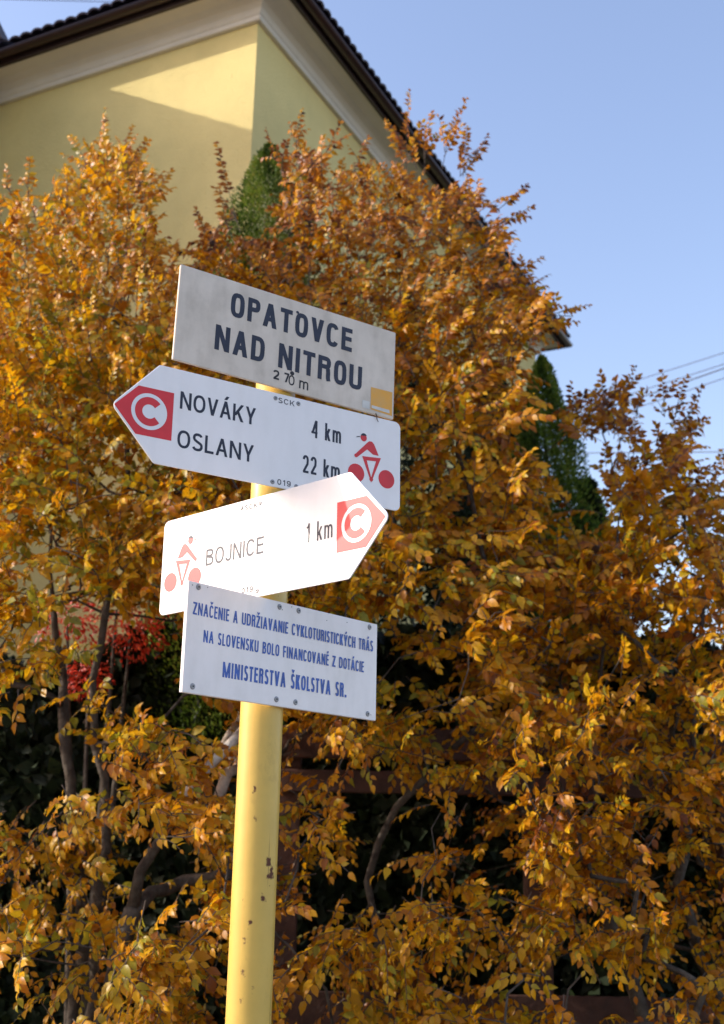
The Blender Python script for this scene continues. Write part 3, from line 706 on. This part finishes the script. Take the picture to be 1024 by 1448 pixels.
class Skeleton:
    """branches that grow towards wanted points from the nearest wood"""
    def __init__(s): s.P = []; s.par = []; s.w = []
    def stem(s, pts, r0):
        base = -1
        pts = [np.array(p, float) for p in pts]; prev = base
        for i in range(len(pts) - 1):
            k = max(2, int(np.linalg.norm(pts[i + 1] - pts[i]) / .12))
            for j in range(k + (i == len(pts) - 2)):
                q = pts[i] + (pts[i + 1] - pts[i]) * j / k + rng.normal(0, .008, 3)
                s.P.append(q); s.par.append(prev); prev = len(s.P) - 1
        s.stemr = r0
    def grow(s, targets):
        targets = np.asarray(targets); root = s.P[0]
        order = np.argsort(np.linalg.norm(targets - root, axis=1))
        for i in order:
            tg = targets[i]; A = np.array(s.P); dv = tg - A; dist = np.linalg.norm(dv, axis=1)
            pen = dist + .35 * np.maximum(0, A[:, 2] - tg[2] + .0) ; j = int(np.argmin(pen))
            if dist[j] < .05: continue
            k = max(2, int(dist[j] / .09)); prev = j; p0 = A[j]
            perp = unit(np.cross(dv[j], rng.normal(0, 1, 3))) * dist[j] * .12 * rng.uniform(.2, 1)
            pd = unit(p0 - A[s.par[j]]) if s.par[j] >= 0 else np.array([0, 0, 1.])
            for q in range(1, k + 1):
                t = q / k
                pt = p0 + dv[j] * t + perp * math.sin(math.pi * t) + pd * dist[j] * .25 * t * (1 - t) + rng.normal(0, .008, 3) * (q < k)
                s.P.append(pt); s.par.append(prev); prev = len(s.P) - 1
    def radii(s, rmax, rmin=.0018, p=.6):
        n = len(s.P); c = np.ones(n)
        for i in range(n - 1, 0, -1):
            if s.par[i] >= 0: c[s.par[i]] += c[i]
        return np.maximum(rmin, rmax * (c / c[0]) ** p)
    def mesh(s, name, mat_, rmax, lo, hi, k=7, p=.6):
        """tubes of all segments whose radius lies in lo..hi"""
        r_ = s.radii(rmax, p=p); n = len(s.P); kids = [[] for _ in range(n)]
        for i in range(n):
            if s.par[i] >= 0: kids[s.par[i]].append(i)
        mb = MB(); done = set()
        for i in range(n):
            for c in kids[i]:
                main = max(kids[i], key=lambda q: r_[q])
                if c == main and s.par[i] >= 0: continue
                ch = [i, c]
                while kids[ch[-1]]: ch.append(max(kids[ch[-1]], key=lambda q: r_[q]))
                ch = [q for q in ch if lo <= (r_[q] if q != i else r_[c]) < hi]
                if len(ch) < 2: continue
                rr = [r_[q] for q in ch]; rr[0] = min(rr[0], rr[1] * 1.25)
                mb.tube([s.P[q] for q in ch], rr, k)
        if not mb.v: return None
        return mesh(name, mb.v, mb.f, mat_, True)

SIGNBOX = [(160, 372, 570, 1022)]
def leaf_templates(mat_, n=16):
    out = []
    for i in range(n):
        c = np.array([rng.uniform(.05, .8)]); ti = (i + .5) / n
        V = leaf_verts(np.zeros((1, 3)), np.array([[0., 1, 0]]), np.array([[0., 0, 1]]), np.array([[1., 0, 0]]), np.ones(1), c, 1.36).reshape(-1, 3)
        out.append(np_mesh('leaf', V, LF.copy(), mat_, dict(tint=np.full(8, ti)), True))
    return out
def tree(name, label, polys, Yf, thick, count, stems, mu_fn, mat_, shoots=(), r0=.05, size=.05, dens=None, group=None, bark='bark', nleaf=300, lenr=(.16, .33), base=None, face=(-.62, -.66, .62), pale=None):
    L = Leaves(); TW = []
    root = empty(name, Matrix.Translation(base if base is not None else stems[0][0]))
    tag(root, label, 'tree', group)
    xs = [p[0] for p in polys]; ys = [p[1] for p in polys]
    tgt = []; px_ = []
    tries = 0
    while len(tgt) < count and tries < 60:
        tries += 1
        x = rng.uniform(min(xs), max(xs), 800); y = rng.uniform(min(ys), max(ys), 800)
        ok = in_poly(x, y, polys)
        pr = dens(x, y) if dens else np.ones_like(x)
        pr = pr * np.where(y > 850, .20, np.where(y > 720, .5, 1.0))
        ok &= rng.random(800) < pr
        for a, b in zip(x[ok], y[ok]):
            if len(tgt) >= count: break
            u = rng.random() ** 1.15
            k = 1 if b < 700 + 260 * rng.random() else int(rng.integers(4, 8))
            Yc = Yf(a, b) + thick * u
            for q in range(k):
                j = 0 if k == 1 else 1
                tgt.append(np.array(at(a + j * rng.normal(0, 24), b + j * rng.normal(0, 15), Yc + j * rng.normal(0, .05)))); px_.append((a, b, u))
    sk = Skeleton()
    for i, st in enumerate(stems):
        sk.stem([np.array(q) for q in st], r0)
    sk.stem_n = len(sk.P)
    # twig targets: every third shoot gets real wood, the others spring from near it
    tg = np.array(tgt); sk.grow(tg[::3])
    A = np.array(sk.P); cen = A[:sk.stem_n].mean(0)
    for i, (p, (a, b, u)) in enumerate(zip(tgt, px_)):
        dd = np.linalg.norm(A - p, axis=1); j = int(np.argmin(dd)); nw = A[j]
        out = p - cen; out[2] *= .35; out = unit(out)
        d = out * .75 + rng.normal(0, .42, 3) + np.array([-.05, -.25, .12 if b > 500 else .45])
        if dd[j] > .06: d = unit(d) + unit(p - nw) * .6
        nrm = np.array(face) + rng.normal(0, .33, 3)
        ln = rng.uniform(*lenr) * (.68 if b > 800 else .8 if b > 600 else 1)
        if b < 450: ln *= .8
        s_ = size * (.84 + .16 * float(near(b, 420, 700)) - .17 * float(near(b, 860, 1150))) * rng.uniform(.82, 1.16)
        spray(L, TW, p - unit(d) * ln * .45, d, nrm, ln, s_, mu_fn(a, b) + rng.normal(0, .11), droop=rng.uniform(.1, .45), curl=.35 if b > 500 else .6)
    for (x0, y0, x1, y1, Yd) in shoots:
        p0 = np.array(at(x0, y0, Yd)); p1 = np.array(at(x1, y1, Yd)); v = p1 - p0; ln = np.linalg.norm(v)
        spray(L, TW, p0, v, np.array([rng.normal(0, .6), -1., .25]), ln, size * .78, mu_fn(x1, y1), droop=0.0, bare=.42, spacing=.017, curl=.6)
        for k in range(3):
            dv = unit(v) + rng.normal(0, .45, 3); spray(L, TW, p0 + v * rng.uniform(0, .35), dv, np.array([rng.normal(0, .6), -1., .3]), ln * rng.uniform(.35, .55), size * .75, mu_fn(x1, y1), droop=.05, bare=.25, curl=.6)
    arr = L.arrays()
    # the leaves that show largest become parts of their own
    p = arr[0]; X, Y_, Z_ = project(p + arr[1] * arr[4][:, None] * .5)
    vis = (X > 4) & (X < 1020) & (Y_ > 4) & (Y_ < 1444)
    for (a, b, c, d) in SIGNBOX: vis &= ~((X > a) & (X < c) & (Y_ > b) & (Y_ < d))
    vis &= ~((X > 318) & (X < 404) & (Y_ > 1000))
    cell = (X // 9).astype(int) * 1000 + (Y_ // 9).astype(int); order = np.argsort(Z_); seen = set(); pick = []
    facing = np.abs(np.sum(arr[2] * unit(p - CAMN), 1))
    for i in order:
        if not vis[i] or cell[i] in seen: continue
        seen.add(cell[i])
        if facing[i] > .45: pick.append(i)
        if len(pick) >= nleaf: break
    pick = np.array(pick, dtype=int); rest = np.ones(len(p), bool); rest[pick] = False
    crown = link('crown', leaves_mesh('crown', tuple(q[rest] for q in arr), mat_, 1.36), root); crown['kind'] = 'stuff'
    tm = leaf_templates(mat_)
    for i in pick:
        a, n, w_, s_ = arr[1][i], arr[2][i], arr[3][i], arr[4][i]; q = arr[0][i]
        mw = Matrix(((w_[0] * s_, a[0] * s_, n[0] * s_, q[0]), (w_[1] * s_, a[1] * s_, n[1] * s_, q[1]), (w_[2] * s_, a[2] * s_, n[2] * s_, q[2]), (0, 0, 0, 1)))
        link('leaf', tm[min(15, int(arr[5][i] * 16))], root, mw)
    tv, tf = twig_tubes(TW, np.full(len(TW), .0024), np.full(len(TW), .0008))
    tw = link('twigs', np_mesh('twigs', tv, tf, M['twig'], None, True), root); tw['kind'] = 'stuff'
    m1 = sk.mesh('branches', M['bark'], r0, 0.0, r0 * .42, 6); m2 = sk.mesh('trunk', M[bark], r0, r0 * .42, 9, 12)
    if m2:
        link('trunk', m2, root)
        if pale:   # stretch of the leaning stem painted paler, sunlight put into its bark colour
            m2.materials.append(M['sunlit_bark'])
            cc = np.array([tuple(pl.center) for pl in m2.polygons]); X, Y_, _z = project(cc)
            m2.polygons.foreach_set('material_index', ((X > pale[0]) & (X < pale[2]) & (Y_ > pale[1]) & (Y_ < pale[3])).astype(np.int32))
    if m1: link('branches', m1, root)
    return root

def G(x, y, z=0.0): return (x, y, z)
HOLES = [(560, 1128, 120, 42), (500, 1062, 95, 34), (640, 1050, 90, 22), (560, 1265, 85, 50), (735, 1235, 60, 45), (1000, 1320, 40, 110), (880, 1415, 160, 42), (770, 845, 40, 55), (640, 905, 40, 55),
         (50, 1095, 60, 40), (60, 1225, 90, 45), (200, 965, 70, 38), (305, 1385, 50, 55), (120, 1015, 70, 40), (1005, 1038, 60, 22), (950, 1045, 60, 22), (1000, 930, 35, 40), (700, 1020, 40, 25), (430, 1230, 30, 75), (90, 1340, 60, 34), (815, 1110, 55, 36), (930, 1180, 50, 34), (880, 960, 45, 35), (700, 1130, 60, 34), (820, 1290, 50, 36), (640, 1350, 60, 40), (560, 980, 40, 30), (950, 820, 30, 30), (680, 790, 36, 36), (480, 1400, 50, 34), (40, 985, 60, 40), (240, 1300, 44, 30), (150, 1420, 50, 30), (620, 1180, 50, 24)]
def holes(x, y):
    d = np.ones_like(x)
    for (a, b, rx, ry) in HOLES: d = np.minimum(d, np.clip((((x - a) / rx) ** 2 + ((y - b) / ry) ** 2) ** .5 - .45, .03, 1) * 1.0)
    return d
def near(v, lo, hi): return np.clip((v - lo) / (hi - lo), 0, 1)
# left tree
def Y1(a, b): return 3.75 + 1.1 * near(900 - b, 0, 700) - .40 * near(b - 900, 0, 500)
def dens1(x, y):
    d = np.where(y < 860, 1.0, np.where(y < 1130, .42, .75)); c = clump(x, y)
    d = np.where(y > 860, d * (c > .50) * 1.5, d)
    d = np.where((y > 820) & (y < 925) & (x > 60) & (x < 200), d * .42, d)
    d = np.where((x > 0) & (x < 250) & (y > 600) & (y < 830), d * (.35 + .65 * (c > .45)), d)
    return d * holes(x, y)
T1 = [(-80, 285), (0, 280), (35, 275), (60, 305), (100, 275), (115, 225), (150, 205), (185, 215), (222, 262), (218, 330), (205, 350), (262, 380), (300, 440), (330, 520), (340, 700), (330, 880), (310, 1000), (330, 1200), (345, 1520), (-80, 1520)]
tree('amber_tree', 'golden leaved tree with thin grey stems, left of the sign post', T1, Y1, 1.3, 2850,
     [[G(-1.05, 4.9), at(118, 1250, 4.75), at(90, 1050, 4.75), at(85, 950, 4.8), at(75, 800, 4.9), at(60, 600, 5.0), at(60, 420, 5.1)],
      [G(-.95, 4.7), at(150, 1150, 4.6), at(128, 1010, 4.6), at(150, 870, 4.6), at(165, 760, 4.7), at(190, 560, 4.9), at(165, 380, 5.1)]],
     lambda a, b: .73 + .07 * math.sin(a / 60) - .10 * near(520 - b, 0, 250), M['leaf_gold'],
     shoots=[(150, 255, 140, 158, 5.1), (128, 250, 110, 182, 5.1), (165, 240, 185, 178, 5.1), (180, 240, 205, 196, 5.1), (205, 300, 240, 240, 5.1), (40, 285, 38, 226, 5.0), (15, 275, 5, 238, 5.0), (60, 300, 88, 238, 5.1), (95, 300, 98, 235, 5.0), (200, 345, 262, 345, 5.0)],
     r0=.021, dens=dens1, size=.048, base=G(-1.0, 4.8))
# middle tree, the largest
def Y2(a, b): return 3.95 + 1.15 * near(950 - b, 0, 700) - .25 * near(b - 950, 0, 500)
def dens2(x, y):
    c = clump(x + 300, y); d = np.where(y < 620, 1.0, np.where(y < 950, .7, .62))
    d = np.where(y > 1000, d * (c > .46), d)
    d = np.where((y > 620) & (y <= 1000), d * (.3 + .7 * (c > .44)), d)
    d = np.where((x < 410) & (y > 1000), d * (.55), d); d = np.where((x < 400) & (y > 1150), d * 2.2, d)
    return d * holes(x, y)
T2 = [(265, 410), (275, 360), (300, 325), (335, 345), (388, 330), (402, 260), (398, 205), (430, 205), (470, 230), (520, 245), (560, 235), (600, 268), (640, 262), (685, 268), (712, 325), (705, 360), (752, 405), (750, 440), (775, 455), (760, 480), (735, 505), (722, 560), (735, 620), (760, 670), (760, 760), (740, 860), (700, 1000), (650, 1200), (650, 1520), (335, 1520), (330, 1100), (310, 900), (300, 600)]
tree('amber_tree', 'tallest rust and gold leaved tree, behind the signs, its top against gable and sky', T2, Y2, 1.4, 3050,
     [[G(-.95, 4.15), at(195, 1240, 4.2), at(258, 1125, 4.2), at(345, 1035, 4.25), at(440, 880, 4.5), at(520, 680, 4.8), at(565, 480, 5.2), at(600, 300, 5.5)],
      [G(.35, 4.9), at(520, 1250, 4.8), at(560, 1140, 4.7), at(640, 1060, 4.6), at(690, 1020, 4.6), at(700, 850, 4.8), at(650, 640, 5.0), at(640, 470, 5.1), at(692, 455, 5.1), at(745, 448, 5.1), at(810, 447, 5.1)]],
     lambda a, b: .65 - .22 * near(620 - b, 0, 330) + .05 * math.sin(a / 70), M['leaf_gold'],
     shoots=[(575, 240, 572, 125, 5.4), (625, 240, 643, 132, 5.4), (600, 245, 600, 165, 5.4), (650, 250, 698, 196, 5.4), (420, 220, 412, 158, 5.3), (395, 235, 376, 182, 5.3), (455, 230, 478, 170, 5.3), (500, 245, 520, 195, 5.3), (340, 330, 303, 200, 5.2), (300, 345, 268, 300, 5.2), (330, 340, 300, 262, 5.2), (700, 300, 748, 262, 5.3), (700, 320, 752, 292, 5.3), (720, 400, 770, 368, 5.2), (770, 447, 832, 430, 5.1), (760, 460, 815, 452, 5.1), (740, 440, 790, 422, 5.1), (655, 250, 660, 180, 5.4), (590, 240, 560, 175, 5.4)],
     r0=.033, dens=dens2, size=.047, pale=(245, 1000, 420, 1130), base=G(-.3, 4.5))
# right tree
def Y3(a, b): return 3.9 + 1.15 * near(1000 - b, 0, 420) - .15 * near(b - 1000, 0, 450)
def dens3(x, y):
    c = clump(x + 900, y + 200); d = np.where(y < 760, .25 + .75 * (c > .45), 1.0)
    d = np.where(y > 1050, d * (.15 + .9 * (c > .42)), d)
    d = np.where(y > 1330, d * .45, d)
    d = np.where((x < 880) & (x > 790) & (y < 760), d * .55, d)
    return d * holes(x, y)
T3 = [(705, 680), (740, 655), (800, 690), (850, 715), (868, 700), (838, 620), (800, 600), (800, 575), (845, 555), (885, 545), (905, 580), (950, 565), (972, 580), (968, 640), (990, 680), (1100, 670), (1100, 1520), (560, 1520), (610, 1200), (670, 1000), (695, 850)]
tree('amber_tree', 'golden leaved tree on the right, loose crown letting the sky through below the cables', T3, Y3, 1.4, 2550,
     [[G(1.55, 4.9), at(860, 1300, 4.7), at(840, 1100, 4.7), at(850, 900, 4.9), at(875, 740, 5.1), at(895, 640, 5.3)],
      [G(1.75, 5.0), at(960, 1250, 4.8), at(985, 1000, 4.9), at(1000, 800, 5.1)]],
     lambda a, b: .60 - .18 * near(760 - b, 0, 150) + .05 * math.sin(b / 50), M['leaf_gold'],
     shoots=[(880, 580, 884, 515, 5.3), (860, 575, 842, 532, 5.3), (955, 590, 962, 532, 5.3), (940, 590, 935, 525, 5.3), (965, 600, 996, 548, 5.3), (980, 680, 1012, 650, 5.2), (970, 625, 998, 590, 5.3), (1000, 690, 1030, 640, 5.2), (820, 590, 798, 548, 5.3), (900, 590, 905, 545, 5.3)],
     r0=.04, dens=dens3, size=.046, base=G(1.6, 4.9))

# unseen tree added beyond the left edge to keep the sun off the lower leaves
T0 = [(-950, 640), (-700, 600), (-480, 640), (-330, 720), (-200, 800), (-160, 900), (-160, 1520), (-950, 1520)]
tree('amber_tree', 'added unseen low golden leaved tree beyond the left edge, shading the lower leaves', T0, lambda a, b: 3.55 + 0 * a, 1.7, 800,
     [[G(-2.5, 4.6), (-2.5, 4.6, 1.0), (-2.4, 4.5, 1.9), (-2.55, 4.5, 2.7)]], lambda a, b: .6, M['leaf_gold'], r0=.05, nleaf=0, base=G(-2.5, 4.6))
# evergreens
def conifer(label, px, py, Y, rad, n, cen_shift=0, mat_=None, cat='tree', name='thuja_tree', bottom=0.0, size=.05):
    top = np.array(at(px, py, Y)); bx = top[0] + cen_shift; H = top[2]
    root = empty(name, Matrix.Translation((bx, Y, 0))); tag(root, label, cat, None)
    t = 1 - rng.random(n) ** .75 * .62; t = np.clip(t, 0, 1)
    z = bottom + (H - bottom) * t; prof = np.minimum(1, ((1 - t) * H / 1.6)) ** .75
    ph = rng.uniform(0, 6.283, n); lump = 1 + .14 * np.sin(ph * 5 + z * 7) + .10 * np.sin(ph * 3 - z * 11)
    r_ = rad * prof * lump * (1 - .8 * rng.random(n) ** 1.6)
    cx = bx + (top[0] - bx) * t
    p = np.stack([cx + r_ * np.cos(ph), Y + r_ * np.sin(ph), z], 1)
    o = np.stack([np.cos(ph), np.sin(ph), np.zeros(n)], 1)
    a = o * .75 + np.array([0, 0, .6]) + rng.normal(0, .42, (n, 3)); nn = np.cross(a, o) + rng.normal(0, .5, (n, 3)) + o * .5
    L = Leaves(); L.add(p, a, nn, size * rng.uniform(.6, 1.5, n), np.clip(.5 * (.5 + .5 * np.sin(ph * 4 + z * 9)) + rng.normal(.25, .16, n), 0, 1), rng.uniform(0, .3, n))
    cr = link('crown', leaves_mesh('crown', L.arrays(), mat_ or M['needle'], .85, True), root); cr['kind'] = 'stuff'
    mb = MB().tube([(bx, Y, 0), (bx, Y, H * .5), (top[0], Y, H * .92)], [.06, .04, .01], 8)
    link('trunk', mesh('trunk', mb.v, mb.f, M['bark'], True), root)
    return root
conifer('bright green thuja tip against the yellow wall, just right of the house corner', 382, 205, 6.15, .55, 90000, .02, size=.021)
conifer('green thuja column below the far corner of the roof', 766, 505, 7.6, .40, 80000, .10, size=.026)
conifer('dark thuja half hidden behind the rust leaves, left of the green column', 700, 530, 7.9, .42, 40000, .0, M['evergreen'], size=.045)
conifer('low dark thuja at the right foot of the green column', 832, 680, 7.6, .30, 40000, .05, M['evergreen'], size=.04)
conifer('added hidden dark thuja deep behind the middle of the signs, darkening the gaps', 560, 470, 7.2, .6, 14000, .0, M['evergreen'], size=.05)  # unseen tree added only to deepen the dark behind the leaves
# dark hedge added behind everything so the gaps between leaves go dark
def hedge(name, label, x0, x1, y0, y1, h, n, mat_, size=.075):
    root = empty(name, Matrix.Translation(((x0 + x1) / 2, (y0 + y1) / 2, 0))); tag(root, label, 'hedge', None)
    x = rng.uniform(x0, x1, n); z = h * (rng.random(n) ** .8) * (1 + .06 * np.sin(x * 5)); dpt = rng.random(n) ** 1.5
    topm = rng.random(n) < .25; z = np.where(topm, h * (1 + .05 * np.sin(x * 5)) - .05 * rng.random(n), z); dpt = np.where(topm, rng.random(n), dpt)
    p = np.stack([x, y0 + (y1 - y0) * dpt + .07 * np.sin(x * 4 + z * 5), z], 1)
    a = rng.normal(0, .6, (n, 3)) + np.array([0, -.3, .5]); nn = np.array([0, -1., .4]) + rng.normal(0, .5, (n, 3))
    L = Leaves(); L.add(p, a, nn, size * rng.uniform(.6, 1.4, n), np.clip(rng.normal(.4, .2, n), 0, 1), rng.uniform(0, .6, n))
    cr = link('crown', leaves_mesh('crown', L.arrays(), mat_, 1.3, True), root); cr['kind'] = 'stuff'
    return root
hedge('added_dark_hedge', 'added dark evergreen backdrop behind the fence and the amber trees, darkening the gaps', -3.4, 4.2, 5.85, 6.35, 2.55, 130000, M['evergreen'], .085)
# red shrub seen through the left tree
def blob_bush(name, label, blobs, n, mat_, size):
    root = empty(name, Matrix.Translation((blobs[0][0][0], blobs[0][0][1], 0))); tag(root, label, 'shrub', None)
    L = Leaves()
    for (c, r_) in blobs:
        c = np.array(c); u = unit(rng.normal(0, 1, (n, 3))) * (rng.random((n, 1)) ** .4) * r_ * np.array([1.25, .7, 1])
        L.add(c + u, unit(u) + rng.normal(0, .5, (n, 3)) + np.array([0, 0, -.5]), np.array([-.3, -.8, .6]) + rng.normal(0, .4, (n, 3)), size * rng.uniform(.7, 1.3, n), np.clip(rng.normal(.55, .2, n), 0, 1), rng.uniform(0, .6, n))
    cr = link('crown', leaves_mesh('crown', L.arrays(), mat_), root); cr['kind'] = 'stuff'
    mb = MB()
    for (c, r_) in blobs: mb.tube([(blobs[0][0][0], blobs[0][0][1], 0), (c[0] * .5 + blobs[0][0][0] * .5, c[1], c[2] * .6), tuple(c)], [.025, .018, .006], 7)
    link('stems', mesh('stems', mb.v, mb.f, M['bark'], True), root)
blob_bush('red_shrub', 'bright red leaved shrub glimpsed through the left tree beside the signs', [(tuple(at(165, 862, 5.5)), .20), (tuple(at(95, 880, 5.5)), .13), (tuple(at(125, 960, 5.5)), .09), (tuple(at(185, 900, 5.55)), .14)], 330, M['leaf_red'], .024)

# ---------------------------------------------------------------- fence
fx0, fx1, fY = -0.35, 2.9, 5.15
fence = empty('wooden_fence', Matrix.Translation((fx0, fY, 0)))
tag(fence, 'red brown timber fence with two top rails and low boards, in shade behind the trees', 'fence')
PK = {}
def piece(name, o, s, parent, mat_):
    key = (round(s[0], 3), round(s[1], 3), round(s[2], 3), name)
    if key not in PK:
        bm = bmesh.new(); bmesh.ops.create_cube(bm, size=1.0); bmesh.ops.scale(bm, vec=s, verts=bm.verts)
        bmesh.ops.bevel(bm, geom=bm.edges[:], offset=.004, segments=1, affect='EDGES')
        me = bpy.data.meshes.new(name); bm.to_mesh(me); bm.free(); me.materials.append(mat_); PK[key] = me
    mw = Matrix.Translation(Vector(o)) @ Matrix.Rotation(random.uniform(-.006, .006), 4, 'Y')
    return link(name, PK[key], parent, mw)
for x in (-.28, .75, 1.55, 2.32): piece('post', (x, fY, 1.07), (.10, .10, 2.14), fence, M['fence'])
for (z, dy, hgt) in ((2.085, -.08, .13), (1.93, -.075, .09)):
    piece('rail', ((fx0 + fx1) / 2, fY + dy, z), (fx1 - fx0, .045, hgt), fence, M['fence'])
for k in range(8): piece('plank', ((fx0 + fx1) / 2, fY - .07 + random.uniform(-.003, .003), .1 + .137 * k), (fx1 - fx0, .028, .125), fence, M['fence'])

# ---------------------------------------------------------------- cables
def cable(name, label, a, b, rad, sag):
    a, b = Vector(a), Vector(b); pts = [a.lerp(b, i / 24) - Vector((0, 0, sag * 4 * (i / 24) * (1 - i / 24))) for i in range(25)]
    mb = MB().tube(pts, rad, 6); o = link(name, mesh(name, mb.v, mb.f, M['cable'], True)); tag(o, label, 'cable', None)
def through(p, q, Ya, Yb, ext=1.2):
    A, Bq = at(*p, Ya), at(*q, Yb); d = Bq - A; return A - d * ext, Bq + d * ext
for (p, q, lab, rd) in (((800, 563), (1024, 492), 'thin overhead cable, uppermost of the bundle right of the roof', .0055),
                   ((800, 580), (1024, 508), 'thin overhead cable, second from the top right of the roof', .0055),
                   ((800, 592), (1024, 514), 'thicker overhead cable just under the second one', .0085),
                   ((800, 604), (1024, 528), 'thin overhead cable, lowest of the slanting bundle', .0055)):
    a, b = through(p, q, 17, 14); cable('overhead_cable', lab, a, b, rd, .07)
a, b = through((900, 640), (1024, 639), 22, 20); cable('overhead_cable', 'single level cable low at the right edge, over the tree', a, b, .009, .0)
a, b = through((50, 0), (176, 3), 13, 13, .6); cable('overhead_cable', 'fine cable crossing the sky above the left eave', a, b, .005, .0)
bpy.context.view_layer.update()
